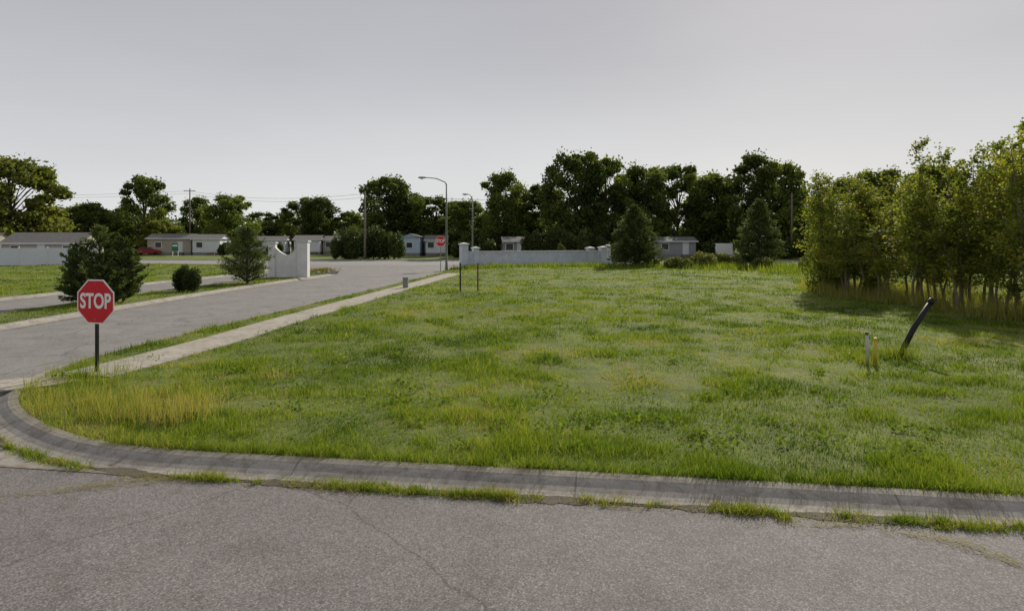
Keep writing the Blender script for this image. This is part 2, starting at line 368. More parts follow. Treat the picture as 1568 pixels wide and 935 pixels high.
for i in range(110):   # ragged fringe spilling on the curb
    cx=rng.uniform(-5,5.4); cy=6.5-.16*cx+.5+rng.uniform(0,.15); tall(cx,cy,.1,.05,45,.06,.2,.1,.75,.004,.8)
grass_obj('tall_weeds',parts)
parts=[]
for i in range(70):
    f=rng.random(); cx=-5+22*f; cy=57+3*f+rng.normal(0,1.0); tall(cx,cy,.7,.5,60,.15,.55,.1,.8,.03,.3)
for i in range(80):
    cx=rng.uniform(13.5,32); cy=rng.uniform(50,66); tall(cx,cy,1.2,1.0,60,.2,.7,.1,.8,.03,.3)
grass_obj('meadow_weeds',parts)
parts=[]
gx0=lambda yy: np.interp(yy,[12,17,20.5,24,28.4,33,40],[19.5,17.3,15.4,14.6,13.9,15,17])
n=15000; yy=rng.uniform(13,36,n); xx=gx0(yy)+rng.exponential(2.6,n)-.3-.6*rng.random(n)*(rng.random(n)<.3)
parts.append(blades(xx,yy,gz(xx,yy),rng.uniform(.12,.75,n)*(.5+.8*vnoise(xx,yy,.8,51)),np.full(n,.009),np.clip(rng.normal(.78,.2,n),.1,1),rng,.35))
grass_obj('grove_undergrowth',parts)
# broadleaf weeds in the lawn
A=Acc()
spots=[(-5.0,12.2,.5,150),(-4.4,12.0,.4,100),(1.0,8.7,.6,160),(1.9,8.8,.5,140),(.4,8.3,.5,110),(-2.2,7.6,.5,90),(-1.6,9.9,.4,80),(.6,10.4,.3,60),(2.6,8.2,.5,110),(-7.75,11.6,.25,90),(4.4,7.4,.5,90)]
for i in range(150):
    cy=math.exp(rng.uniform(math.log(7.3),math.log(30))); spots.append((rng.uniform(-.55,.7)*cy,cy,rng.uniform(.12,.4),int(rng.uniform(15,50))))
for cx,cy,s,n in spots:
    C=np.stack([rng.normal(cx,s*.5,n),rng.normal(cy,s*.4,n),np.zeros(n)],1); dd=sdist(C[:,0],C[:,1]); C=C[dd>.6]
    if len(C)==0: continue
    C[:,2]=gz(C[:,0],C[:,1])+rng.uniform(.02,.1,len(C))
    V,F=leafq(C,rng.uniform(.018,.038,len(C)),rng,.6); A.add(V,F,0,np.repeat(rng.uniform(.15,.5,len(C)),4))
link_obj(bpy.data.objects.new('broadleaf_weeds',A.build('broadleaf_weeds',[M_GRASS])))
# gutter debris ribbon and tufts in the seam
seam=resample(A_edge[1:-1],.03); seam=seam[(seam[:,0]<14)&(seam[:,1]<9.2)]
nzz=fbm(seam[:,0],seam[:,1],.6,8); w=.012+.09*sstep(.4,.75,nzz)
T=np.gradient(seam,axis=0); T/=np.linalg.norm(T,axis=1)[:,None]; N=np.stack([T[:,1],-T[:,0]],1)
w0=w*(.3+1.2*fbm(seam[:,0],seam[:,1],.12,61)); w1=w*(.2+1.4*fbm(seam[:,0],seam[:,1],.13,65))
P0=seam-N*w0[:,None]; P1=seam+N*w1[:,None]
V=np.vstack([np.c_[P0,np.full(len(P0),.0125)],np.c_[P1,np.full(len(P1),.0245)]]); m=len(seam); i=np.arange(m-1)
link_obj(bpy.data.objects.new('gutter_dirt',np_mesh('gutter_dirt',V,np.stack([i,i+1,i+1+m,i+m],1),[M_DIRT])))
parts=[]
for i in range(1150):
    q=rng.integers(0,len(seam)); cx,cy=seam[q]
    if cx>6.5: continue
    dn=fbm(np.array([cx]),np.array([cy]),.55,71)[0]
    if cx<-2.4 and rng.random()<.6: continue
    if rng.random()>sstep(.36,.66,np.array([dn]))*.95+.05: continue
    m=int(rng.uniform(15,95)); L=rng.uniform(.02,.12)
    cen=rng.normal(0,.045); u=rng.normal(0,L,m); v=rng.normal(cen,rng.uniform(.015,.05),m)
    px=cx+T[q,0]*u+N[q,0]*v; py=cy+T[q,1]*u+N[q,1]*v; hh=rng.uniform(.03,.12)
    parts.append(blades(px,py,np.full(m,.012),rng.uniform(.25,1,m)*hh,np.full(m,.0042),np.clip(rng.normal(rng.uniform(.25,.85),.16,m),0,1),rng,.8))
def straw(cx,cy,sx,sy,n,rot,L=.18):
    a=rng.normal(rot,.6,n); u=rng.normal(0,sx,n); v=rng.normal(0,sy,n)
    x=cx+u*math.cos(rot)-v*math.sin(rot); y=cy+u*math.sin(rot)+v*math.cos(rot); z=rng.uniform(.013,.03,n)
    B=np.stack([x,y,z],1); dx=np.stack([np.cos(a),np.sin(a),rng.uniform(-.02,.08,n)],1)*rng.uniform(.3,1,n)[:,None]*L
    w=np.stack([-np.sin(a),np.cos(a),np.zeros(n)],1)*.003
    V=np.stack([B-w,B+w,B+dx],1).reshape(-1,3); parts.append((V,np.arange(3*n).reshape(n,3),np.repeat(np.clip(rng.normal(.85,.1,n),0,1),3)))
straw(-4.3,6.75,.45,.06,220,.35); straw(-3.5,7.0,.35,.06,160,0); straw(3.78,5.35,.22,.05,90,-1.0); straw(3.5,5.6,.2,.05,90,-.5); straw(2.9,5.87,.3,.04,90,.0)
for i in range(30):
    xx=rng.uniform(-4,5.4); straw(xx,6.5-.16*xx-.06,.22,.06,50,-.16,.09)
grass_obj('gutter_tufts',parts)
# ------------------------------------------------------------------ trees
def deciduous(name,H,W,seed,ncl=36,nl=230,leaf=(.17,.34),base=.13,mat=None,wide=.42):
    r=np.random.default_rng(seed); A=Acc()
    zz=np.linspace(0,.82*H,8); path=np.stack([np.cumsum(r.normal(0,.12,8)),np.cumsum(r.normal(0,.12,8)),zz],1); path[0,:2]=0
    rr=H*.02*(1-zz/H)**1.1; rr[0]*=1.4; V,F=tube(path,rr,7); A.add(V,F,0)
    for i in range(ncl):
        tt=(i+.5)/ncl*.97+.01; z=H*(base+(1-base)*tt); env=W/2*math.sqrt(max(.04,1-((tt-wide)/.62)**2))
        cr=W*r.uniform(.08,.18)*(1.1-.35*tt); a=i*2.4+r.uniform(-.6,.6); ro=max(0,env-cr*.7)*r.uniform(.4,1.2)
        c=np.array([math.cos(a)*ro,math.sin(a)*ro,min(z,H-cr*.7)])
        zb=max(.12*H,c[2]*.62-.3); pb=np.array([np.interp(zb,zz,path[:,0]),np.interp(zb,zz,path[:,1]),zb])
        mid=(pb+c)/2+np.array([0,0,.05*H])*r.uniform(0,1)
        V,F=tube([pb,mid,c],[H*.006,H*.004,H*.0015],5); A.add(V,F,0)
        m=int(nl*r.uniform(.6,1.3)); dd=rdir(m,r); R=cr*(.3+.85*r.random(m)**.6)
        C=c+dd*R[:,None]*np.array([1.1,1.1,.72]); ct=r.uniform(.15,.8)
        V,F=leafq(C,r.uniform(*leaf,m),r,.65); A.add(V,F,1,np.repeat(np.clip(ct+r.normal(0,.14,m),0,1),4))
        m=m//5; C=c+rdir(m,r)*cr*r.uniform(1.0,1.6,m)[:,None]; V,F=leafq(C,r.uniform(leaf[0]*.7,leaf[1]*.8,m),r,.6); A.add(V,F,1,np.repeat(np.clip(ct+r.normal(.05,.14,m),0,1),4))
    return A.build(name,[M_BARK,mat or M_LEAF])
TV=[deciduous('broadleaf_tree',14,9.5,10+i,ncl=[40,46,36,50,42][i],base=[.1,.05,.14,.05,.1][i],wide=[.42,.5,.36,.45,.55][i]) for i in range(5)]
TY=[deciduous('yellowing_tree',12,9,40+i,ncl=50,mat=M_LEAFY,base=.06) for i in range(2)]
def place(me,name,x,y,h,w,h0,w0,rz,z=None):
    o=bpy.data.objects.new(name,me); o.location=(x,y,.05); o.scale=(w/w0,w/w0,h/h0); o.rotation_euler=(0,0,rz); return link_obj(o)
trees=[(-81.7,110,15.9,15,1),(-90,112,12,11,1),(-76,121,9.4,9,0),(-89.7,140,10,12,0),(-82,142,9.5,11,0),(-71.8,130,15,11,0),(-66,125,6.4,8,1),(-67,142,11.8,8,0),(-55.2,130,11.4,10,0),
(-55,152,9,10,0),(-47.5,150,11.6,9.6,0),(-43,148,12.2,9,0),(-36.6,150,9,10,0),(-22.9,125,14.4,12,0),(-14.7,122,10.7,10,0),(-19,128,11.5,9,0),(-7.3,115,9.4,9,0),(-10.5,126,10,9,0),(-1.3,105,13.2,8,0),(1.5,112,10,9,0),(5,110,11.6,10,0),
(9.3,100,15.6,9.8,0),(14.6,103,15.2,9.6,0),(20.5,105,14.2,10,0),(17.5,108,11,9.5,0),(26.4,108,14.6,10,0),(30.8,105,13.0,9.6,0),(36,100,15.4,10,0),(40,98,13.8,8,0),(33,108,12,9.5,0),
(51.7,115,10.2,9,0),(46.5,112,9,9,0),(42.9,85,10.4,8.5,1),(50,90,12,9,0),(57,90,12.5,9,1),(60,80,12,9,0),(66,86,13,9,0)]
for i,(x,y,h,w,yl) in enumerate(trees):
    if yl: place(TY[i%2],'yellowing_tree',x,y,h,w,12,9,i*1.7)
    else: place(TV[i%5],'broadleaf_tree',x,y,h,w,14,9.5,i*2.1)
A=Acc(); r=np.random.default_rng(77)
for i in range(330):
    x=-230+i*1.3+r.normal(0,1.5); y=r.uniform(172,200); H=r.uniform(7,11)*(.85+.35*vnoise(np.array([x]),np.array([0.]),14,21)[0])
    m=150; C=np.array([x,y,H*.5])+rdir(m,r)*(.4+.7*r.random(m)[:,None]**.5)*np.array([3.2,3.2,H*.5]); C[:,2]=np.abs(C[:,2])
    V,F=leafq(C,r.uniform(.35,.7,m),r,.7); A.add(V,F,0,np.repeat(np.clip(r.uniform(.15,.7)+r.normal(0,.12,m),0,1),4))
link_obj(bpy.data.objects.new('distant_tree_line',A.build('distant_tree_line',[M_LEAFD])))
def mass(name,items,mat,leaf,nl):
    A=Acc(); r=np.random.default_rng(len(name)*7)
    for (x,y,w,h) in items:
        base=gz1(x,y)
        nb=max(3,int(w*1.4))
        for j in range(nb):
            a=r.uniform(0,6.28); ro=w/2*r.random()**.5*.75; bx=x+math.cos(a)*ro; by=y+math.sin(a)*ro*.7
            hh=h*r.uniform(.65,1.0)*(1-.35*(ro/(w/2))**2); rw=max(.3,w*.2)
            V,F=tube([(bx,by,base),(bx+r.normal(0,.1),by,base+hh*.7)],[.02*h**.5,.01],4); A.add(V,F,0)
            m=int(nl*r.uniform(.7,1.2)); dd=rdir(m,r); C=np.array([bx,by,base+hh*.52])+dd*(.35+.7*r.random(m)[:,None]**.6)*np.array([rw,rw,hh*.5]); C[:,2]=np.maximum(C[:,2],base+.03)
            V,F=leafq(C,r.uniform(*leaf,m),r,.6); A.add(V,F,1,np.repeat(np.clip(r.uniform(.2,.7)+r.normal(0,.15,m),0,1),4))
    return link_obj(bpy.data.objects.new(name,A.build(name,[M_BARK,mat])))
r=np.random.default_rng(3)
mass('understory_brush',[(r.uniform(-8,62),r.uniform(101,116),r.uniform(4,7),r.uniform(2.5,5)) for i in range(44)]+[(r.uniform(-30,-8),r.uniform(117,126),r.uniform(4,7),r.uniform(2.5,4.5)) for i in range(12)]+[(-3.5,92,3,3.2),(-7,97,4,3),(18.5,92,3,2.6),(27.5,93,2.6,2.8),(33.5,93,3,3),(38,90,4,3.5),(-28,110,3,2.6),(-41,115,3,2.5),(-48,112,3,2.4)],M_SHR,(.15,.3),230)
mass('large_shrub',[(-21.8,91.5,5,4.8),(-18.5,91,5.4,5.1),(-16.2,91,3.8,4.0),(-20,90,5.4,4.2),(-23.2,91,3,3.6)],M_SHR,(.1,.2),700)
mass('large_shrub',[(3.0,88,4,4.2),(6,88,5,4.7),(9,88,4.5,4.6),(11.6,88,3.8,4.0)],M_SHR,(.1,.2),700)
mass('round_bush',[(6.4,78,2.4,2.9)],M_SHR,(.08,.15),700)
mass('small_shrub',[(-15.5,32,1.25,1.45),(-15.15,32,.9,1.3),(-15.95,32.1,.9,1.25)],M_SHR,(.03,.06),900)
mass('field_brush',[(14.8,58,3,1.3),(17.5,60,3,1.7),(20,62,3,1.6),(22.5,64,2.5,1.4),(24.5,54,2.6,2.0),(27,52,3,2.4),(30,50,3,2.6),(23.5,50,2,1.0),(13,61,2,1.0),(21.5,57,2.4,1.2),(28,58,3,2)],M_BRUSH,(.06,.13),420)
mass('grove_brush',[(14.6,31,2.2,2.4),(15.8,32.5,2.5,3.2),(14.8,27.5,1.2,1.0),(17,35,3,3.8),(19,36,3,4.4),(20,30,3,3),(22,26,3,3)],M_GROVE,(.04,.08),700)
# evergreens
def conifer(name,H,R,seed,nb=260,leaf=(.05,.1),pw=.75,up=.25,per=60):
    r=np.random.default_rng(seed); A=Acc()
    V,F=tube([(0,0,0),(0,0,H*.5),(0,0,H*.97)],[H*.022,H*.014,.01],7); A.add(V,F,0)
    for i in range(nb):
        tt=(i/nb)**1.15; z0=H*(.02+.93*tt); a=i*2.39996+r.uniform(-.3,.3)
        env=R*min(1,(1-tt)**pw)*min(1,.72+tt*2.5); L=env*r.uniform(.55,1.3)+.08
        dv=np.array([math.cos(a),math.sin(a),up*r.uniform(.3,1.4)]); p0=np.array([0,0,z0]); p1=p0+dv*L
        V,F=tube([p0,p1],[.012*H**.5,.004],4); A.add(V,F,0)
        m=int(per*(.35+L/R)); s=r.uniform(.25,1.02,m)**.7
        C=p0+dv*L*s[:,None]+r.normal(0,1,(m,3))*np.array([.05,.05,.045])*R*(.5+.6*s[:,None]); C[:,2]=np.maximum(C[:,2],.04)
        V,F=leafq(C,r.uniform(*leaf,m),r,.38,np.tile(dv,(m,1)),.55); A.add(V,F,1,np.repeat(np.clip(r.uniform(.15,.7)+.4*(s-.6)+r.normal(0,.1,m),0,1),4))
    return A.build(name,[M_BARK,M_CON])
def put(me,name,x,y,rz=0,s=1,tilt=0):
    o=bpy.data.objects.new(name,me); o.location=(x,y,gz1(x,y)-.02); o.rotation_euler=(0,tilt,rz); o.scale=(s,s,s); return link_obj(o)
par=empty('juniper',(-16.1,26.2,.1))
for j,(dx,dy,H,R,tl) in enumerate([(-.1,0,3.1,.8,0),(.7,.2,2.1,.65,.18),(-.8,.1,1.8,.65,-.2),(.3,-.6,1.5,.9,.1),(-.5,-.4,2.4,.65,-.1),(.4,.3,2.65,.6,.1),(-.2,.4,1.9,.9,0)]):
    o=bpy.data.objects.new('stem_%d'%(j+1),conifer('juniper_stem',H,R,60+j,100,(.035,.075),.6,.9,50)); o.location=(dx,dy,0); o.rotation_euler=(0,tl,0); link_obj(o,par)
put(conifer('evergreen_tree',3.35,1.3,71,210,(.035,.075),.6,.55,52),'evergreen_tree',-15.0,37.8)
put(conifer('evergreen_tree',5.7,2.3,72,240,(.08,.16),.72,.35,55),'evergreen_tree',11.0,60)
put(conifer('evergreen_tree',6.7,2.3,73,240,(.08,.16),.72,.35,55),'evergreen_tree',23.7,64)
# young grove
def sapling(name,H,seed):
    r=np.random.default_rng(seed); A=Acc(); lean=r.normal(0,.06,2)
    zz=np.linspace(0,H,9); path=np.stack([lean[0]*zz+np.cumsum(r.normal(0,.04,9)),lean[1]*zz+np.cumsum(r.normal(0,.04,9)),zz],1); path[0,:2]=0
    V,F=tube(path,.045*(1-zz/H*.93)*(H/6),6); A.add(V,F,0)
    for i in range(32):
        tt=r.uniform(.2,.97)**r.uniform(.85,1.15); z0=H*tt; p0=np.array([np.interp(z0,zz,path[:,0]),np.interp(z0,zz,path[:,1]),z0])
        a=r.uniform(0,6.28); L=H*r.uniform(.07,.23)*(1.25-tt*.85); el=rad(r.uniform(12,66)); dv=np.array([math.cos(a)*math.cos(el),math.sin(a)*math.cos(el),math.sin(el)])
        p1=p0+dv*L; p2=p1+np.array([0,0,L*.2]); V,F=tube([p0,p1,p2],[.011,.006,.002],4); A.add(V,F,0)
        m=int(86*(1.2-.85*tt)); s=r.uniform(.2,1.2,m); sp=(.07+.13*r.random())*(1.2-.6*tt)
        C=p0+dv*L*s[:,None]+r.normal(0,sp,(m,3)); ct=r.uniform(.15,.85)
        V,F=leafq(C,r.uniform(.03,.066,m),r,.75); A.add(V,F,1,np.repeat(np.clip(ct+r.normal(0,.15,m),0,1),4))
    m=40; s=r.uniform(.78,1.02,m); C=np.stack([np.interp(s*H,zz,path[:,0]),np.interp(s*H,zz,path[:,1]),s*H],1)+r.normal(0,.07,(m,3))
    V,F=leafq(C,r.uniform(.03,.055,m),r,.75); A.add(V,F,1,np.repeat(r.uniform(.3,.9,m),4))
    return A.build(name,[M_BARKL,M_GROVE])
SP=[sapling('young_poplar',6,100+i) for i in range(8)]
r=np.random.default_rng(8)
for i in range(84):
    yy=r.uniform(14.5,34); off=r.exponential(2.4) if i>30 else r.uniform(-.2,1.0)
    xx=float(gx0(yy))+off+.2
    hh=np.interp(yy,[14,20,24,28,34],[5.9,6.1,6.1,5.0,5.6])*r.choice([r.uniform(.5,.8),r.uniform(.85,1.12),r.uniform(.8,1.05)])
    o=put(SP[i%8],'young_poplar',xx,yy,r.uniform(0,6.28)); w=r.uniform(.9,1.45); o.scale=(w,w,hh/6)
# ------------------------------------------------------------------ stop signs
def stop_sign(x,y,size,ztop,rz,postmat,dark=False):
    z=gz1(x,y); e=empty('stop_sign',(x,y,z),rz); zc=ztop-z-size/2; R=size/2/math.cos(math.pi/8)
    box('post',(.06,.04,ztop-z-.12+.3),(0,.03,(ztop-z-.12-.3)/2),postmat,e,.006)
    def octo(nm,R,th,yc,mat):
        V=[];n=8
        for s in (-1,1):
            for k in range(n):
                a=math.pi/8+k*math.pi/4; V.append((R*math.cos(a),yc+s*th/2,zc+R*math.sin(a)))
        F=[tuple(range(n)),tuple(range(2*n-1,n-1,-1))]+[(k,k+n,(k+1)%n+n,(k+1)%n) for k in range(n)]
        return poly_obj(nm,V,F,mat,e)
    octo('border_plate',R,.004,0,M_SIGNW); octo('red_face',R*.94,.003,-.0045,M_RED)
    cu=bpy.data.curves.new('stop_text','FONT'); cu.body='STOP'; cu.size=size*.47; cu.align_x='CENTER'; cu.align_y='CENTER'; cu.extrude=.001; cu.offset=size*.013
    tmp=bpy.data.objects.new('tmp',cu); scene.collection.objects.link(tmp); bpy.context.view_layer.update()
    me=bpy.data.meshes.new_from_object(tmp); bpy.data.objects.remove(tmp)
    me.materials.clear(); me.materials.append(M_SIGNW)
    o=bpy.data.objects.new('lettering',me); o.rotation_euler=(rad(90),0,0); o.location=(0,-.0085,zc); o.scale=(.74,1.0,1); link_obj(o,e)
    for s in (-1,1): tube_obj('bolt',[(0,-.006,zc+s*size*.4),(0,-.014,zc+s*size*.4)],[.01,.008],M_GALV,e,8)
    return e
stop_sign(-7.55,12.1,.80,1.81,-rad(13),M_BLACK)
stop_sign(-6.0,56.0,.86,2.95,-rad(4),M_GALV)
# ------------------------------------------------------------------ street lamps / poles
def street_lamp(x,y,H,arm,mat):
    e=empty('street_lamp',(x,y,gz1(x,y)))
    tube_obj('pole',[(0,0,-.1),(0,0,.3),(0,0,.32),(0,0,H*.5),(0,0,H)],[.12,.12,.1,.085,.055],mat,e)
    tube_obj('arm',[(0,0,H-.15),(-.12,0,H+.12),(-arm*.5,0,H+.42),(-arm,0,H+.5)],[.045,.045,.038,.032],mat,e,8)
    V=[];F=[];n=10
    prof=[(0,.02),(.05,.07),(.2,.12),(.4,.15),(.6,.15),(.72,.1),(.78,.02)]
    for d,w in prof:
        for k in range(n):
            a=2*math.pi*k/n; V.append((-arm+.1-d,math.cos(a)*w,H+.5+math.sin(a)*w*.55))
    for i in range(len(prof)-1):
        for k in range(n): F.append((i*n+k,i*n+(k+1)%n,(i+1)*n+(k+1)%n,(i+1)*n+k))
    poly_obj('lamp_head',V,F,M_GALV,e,smooth=True)
    tube_obj('lens',[(-arm-.35,0,H+.43),(-arm-.35,0,H+.36)],[.13,.08],M_SIGNW,e,12)
street_lamp(-5.45,55.5,7.2,1.7,M_GREENPOLE)
street_lamp(-4.5,76,7.4,.5,M_GREENPOLE)
def utility_pole(x,y,H,arms=1):
    e=empty('utility_pole',(x,y,0.05))
    tube_obj('pole',[(0,0,-.2),(0,0,H*.5),(0,0,H)],[.17,.14,.1],M_WOOD,e,10)
    for k in range(arms):
        box('crossarm',(2.2,.1,.12),(0,-.16,H-.5-k*.9),M_WOOD,e)
        for s in (-1,-.5,.5,1): tube_obj('insulator',[(s,-.16,H-.44-k*.9),(s,-.16,H-.24-k*.9)],[.05,.03],M_SIGNW,e,6)
utility_pole(-19.4,88,9.0,0); utility_pole(-61.8,128,12.6,1); utility_pole(-99,170,10,1); utility_pole(39,93,9.2,0); utility_pole(-130,118,12,1)
def wire(a,b,sag):
    P=[]
    for i in range(17):
        t_=i/16; P.append([a[j]*(1-t_)+b[j]*t_ for j in range(3)]); P[-1][2]-=sag*4*t_*(1-t_)
    return P
A=Acc()
for dz in (0,.5):
    for a,b in (((-130,118,11.6-dz),(-61.8,128,12.2-dz)),((-61.8,128,12.2-dz),(-19.4,88,8.8-dz)),((-19.4,88,8.8-dz),(39,93,8.9-dz)),((39,93,8.9-dz),(100,96,9-dz))):
        V,F=tube(wire(a,b,1.0),[.016]*17,4); A.add(V,F,0)
link_obj(bpy.data.objects.new('power_lines',A.build('power_lines',[M_BLACK])))
# ------------------------------------------------------------------ small posts in the field
def pole(name,pts,rads,mat,capmat=None):
    e=empty(name,pts[0]); p0=np.array(pts[0],float)
    q=[tuple(np.array(p)-p0) for p in pts]; q[0]=(0,0,-.15)
    tube_obj('shaft',q,rads,mat,e,12)
    return e,q
e,q=pole('leaning_pipe',[(7.9,13.75,gz1(7.9,13.75)),(8.27,13.75,.7),(8.66,13.75,1.30)],[.055,.055,.055],M_BLACK)
tube_obj('collar',[(q[2][0]-.05,0,q[2][2]-.085),(q[2][0]+.01,0,q[2][2]+.012)],[.066,.066],M_BLACK,e,12)
M_PALE=surf('pale_plastic',(.45,.46,.42),(.55,.55,.5),5,30,.2,.6,.1)
e,q=pole('marker_post',[(6.87,12.9,gz1(6.87,12.9)),(6.87,12.9,.4),(6.86,12.9,.72)],[.028,.028,.028],M_PALE); tube_obj('cap',[(-.01,0,q[2][2]-.02),(-.01,0,q[2][2]+.03)],[.034,.03],M_RUST,e,10)
e,q=pole('gas_line_marker',[(7.06,13.0,gz1(7.06,13.0)),(7.07,13.0,.4),(7.08,13.0,.6)],[.032,.032,.032],M_YEL); tube_obj('cap',[(.02,0,q[2][2]-.03),(.02,0,q[2][2]+.03)],[.04,.033],M_YEL,e,10)
for xx,mt in ((-2.48,M_BLACK),(-1.64,M_RUST)):
    z=gz1(xx,32); e=empty('fence_post',(xx,32,z)); box('shaft',(.07,.05,1.5),(0,0,.6),mt,e,.005); box('flange',(.014,.09,1.48),(.0,.035,.6),mt,e); box('cap_plate',(.09,.08,.02),(0,0,1.37),mt,e)
e=empty('utility_pedestal',(-5.45,34.2,gz1(-5.45,34.2))); box('body',(.26,.24,.55),(0,0,.24),M_SKIRT,e,.02); box('lid',(.3,.28,.07),(0,0,.53),M_GALV,e,.02)
# ------------------------------------------------------------------ entrance walls
def wall_run(name,p0,p1,top,pillars,th=.3,sag=0):
    x0,y0=p0;x1,y1=p1; L=math.hypot(x1-x0,y1-y0); a=math.atan2(y1-y0,x1-x0)
    e=empty(name,(x0,y0,0),a)
    box('wall_panel',(L,th,top),(L/2,0,top/2),M_BLOCK,e,.01)
    box('coping',(L,th+.12,.09),(L/2,0,top+.048),M_CAP,e,.015)
    for i,(s,h,w) in enumerate(pillars):
        box('pillar_%d'%(i+1),(w,w,h),(s,-.002*i,h/2),M_BLOCK,e,.015)
        box('pillar_cap_%d'%(i+1),(w+.16,w+.16,.1),(s,0,h+.053),M_CAP,e,.02)
        c=.5*(w+.1); poly_obj('pillar_top_%d'%(i+1),[(s-c,-c,h+.105),(s+c,-c,h+.105),(s+c,c,h+.105),(s-c,c,h+.105),(s,0,h+.22)],[(0,1,4),(1,2,4),(2,3,4),(3,0,4)],M_CAP,e)
    return e
wall_run('entrance_wall',(-3.9,58.6),(8.3,64.2),1.55,[(-.35,2.2,.62),(.75,1.85,.5),(12.5,1.8,.6),(13.9,1.85,.6)])
wall_run('entrance_wall',(8.5,64.6),(9.6,66.8),1.55,[(2.4,2.0,.5)])
e=empty('median_gate_wall',(-16.0,44.6,.1),rad(2))
for i,(s,h,w) in enumerate([(0,2.25,.45),(2.05,2.35,.66)]):
    box('pillar_%d'%(i+1),(w,w,h),(s,0,h/2),M_WHITE,e,.015); box('pillar_cap_%d'%(i+1),(w+.14,w+.14,.1),(s,0,h+.052),M_CAP,e,.02)
pts=[(.225,0),(1.72,0)]+[(1.72-1.495*k/16,1.5+.5*abs(2*k/16-1)**1.6) for k in range(17)]
V=[(x,-.13,z) for x,z in pts]+[(x,.13,z) for x,z in pts]; n=len(pts)
poly_obj('swept_panel',V,[tuple(range(n)),tuple(range(2*n-1,n-1,-1))]+[(k,k+n,(k+1)%n+n,(k+1)%n) for k in range(n)],M_WHITE,e)
e=empty('flower_bed',(-14.4,50.2,.11)); r=np.random.default_rng(4)
for i in range(20):
    a=i/20*6.28; s=r.uniform(.13,.22); box('edging_stone_%d'%(i+1),(s*1.6,s*1.2,s),(math.cos(a)*1.15,math.sin(a)*1.9,s/2-.02),M_STONE,e,.04,(r.normal(0,.1),r.normal(0,.1),a))
M_FLO=surf('marigold',(.6,.25,.03),(.7,.4,.06),9,30,.2,.7,0)
A=Acc(); C=np.stack([r.normal(0,.5,900),r.normal(0,.9,900),r.uniform(.05,.35,900)],1); V,F=leafq(C,r.uniform(.03,.07,900),r); A.add(V,F,0,np.repeat(r.uniform(.2,.8,900),4))
C=np.stack([r.normal(0,.5,160),r.normal(0,.9,160),r.uniform(.28,.42,160)],1); V,F=leafq(C,r.uniform(.03,.055,160),r); A.add(V,F,1)
o=bpy.data.objects.new('flowers',A.build('flowers',[M_BRUSH,M_FLO])); link_obj(o,e)
# ------------------------------------------------------------------ white vinyl fence on the left
fp=[(-80,57.5),(-42.0,68.5)]
e=empty('vinyl_fence',(0,0,.1)); k=0
for (x0,y0),(x1,y1) in zip(fp[:-1],fp[1:]):
    L=math.hypot(x1-x0,y1-y0); m=max(1,round(L/2.4)); a=math.atan2(y1-y0,x1-x0)
    for i in range(m):
        f=(i+.5)/m; k+=1; cx=x0+(x1-x0)*f; cy=y0+(y1-y0)*f
        box('panel_%d'%k,(L/m-.13,.05,1.55),(cx,cy,.87),M_VINYL,e,0,(0,0,a)); box('top_rail_%d'%k,(L/m-.13,.07,.1),(cx,cy,1.7),M_VINYL,e,.01,(0,0,a))
        box('bottom_rail_%d'%k,(L/m-.13,.07,.1),(cx,cy,.05),M_VINYL,e,.01,(0,0,a))
        box('post_%d'%k,(.13,.13,1.85),(x0+(x1-x0)*i/m,y0+(y1-y0)*i/m,.92),M_VINYL,e,.01,(0,0,a))
# ------------------------------------------------------------------ mobile homes
def home(name,x,y,rz,L,W,H,wall,roofm=None,rs=.17):
    e=empty(name,(x,y,.11),rz)
    box('skirting',(L-.06,W-.06,.5),(0,0,.25),M_SKIRT,e); box('walls',(L,W,H-.5),(0,0,.502+(H-.5)/2),wall,e)
    o=.3; rh=W*rs; z=H+.004
    V=[(-L/2-o,-W/2-o,z),(L/2+o,-W/2-o,z),(L/2+o,W/2+o,z),(-L/2-o,W/2+o,z),(-L/2-o,0,z+rh),(L/2+o,0,z+rh)]
    poly_obj('roof',V,[(0,1,5,4),(2,3,4,5),(0,3,2,1)],roofm or M_ROOF,e)
    for s in (-1,1):
        xx=s*(L/2+.004); poly_obj('gable_%d'%(s+2),[(xx,-W/2,z),(xx,W/2,z),(xx,0,z+rh-.03)],[(0,1,2)],wall,e)
    box('fascia',(L+2*o,.04,.16),(0,-W/2-o-.021,z-.02),M_SIDEW,e)
    nw=max(2,int(L/3)); door=nw//2; zc=min(1.8,H-.75)
    for i in range(nw):
        xx=-L/2+L*(i+.5)/nw
        if i==door:
            box('door',(.9,.05,min(1.85,H-.65)),(xx,-W/2-.027,.52+min(1.85,H-.65)/2),M_SIDEW,e); box('steps',(1.3,1.0,.45),(xx,-W/2-.6,.225),M_WOOD,e)
        else:
            box('window_frame',(1.15,.04,1.05),(xx,-W/2-.022,zc),M_SIGNW,e); box('window_glass',(.98,.03,.88),(xx,-W/2-.048,zc),M_GLASS,e)
    for s in (-1,1):
        box('end_window_frame',(.04,1.1,1.0),(s*(L/2+.022),0,zc),M_SIGNW,e); box('end_window_glass',(.03,.94,.84),(s*(L/2+.05),0,zc),M_GLASS,e)
home('ranch_house',-61,89,.1,9.5,6,2.15,M_TAN,None,.24); home('ranch_house',-75,92,.1,9,6,2.15,M_TAN,None,.24); home('mobile_home',-100,140,.1,14,5,3.0,M_BEIGE)
home('mobile_home',-59.6,118,.1,7.2,5,2.9,M_TAN); home('mobile_home',-52.6,117,.05,4.6,5,2.8,M_SIDEW); home('mobile_home',-44,122,.1,6,4.5,2.6,M_SIDEW)
home('mobile_home',-37.6,124,.1,4.6,5,2.7,M_SIDEW); home('mobile_home',-33.2,126,.1,4.0,5,2.6,M_TAN)
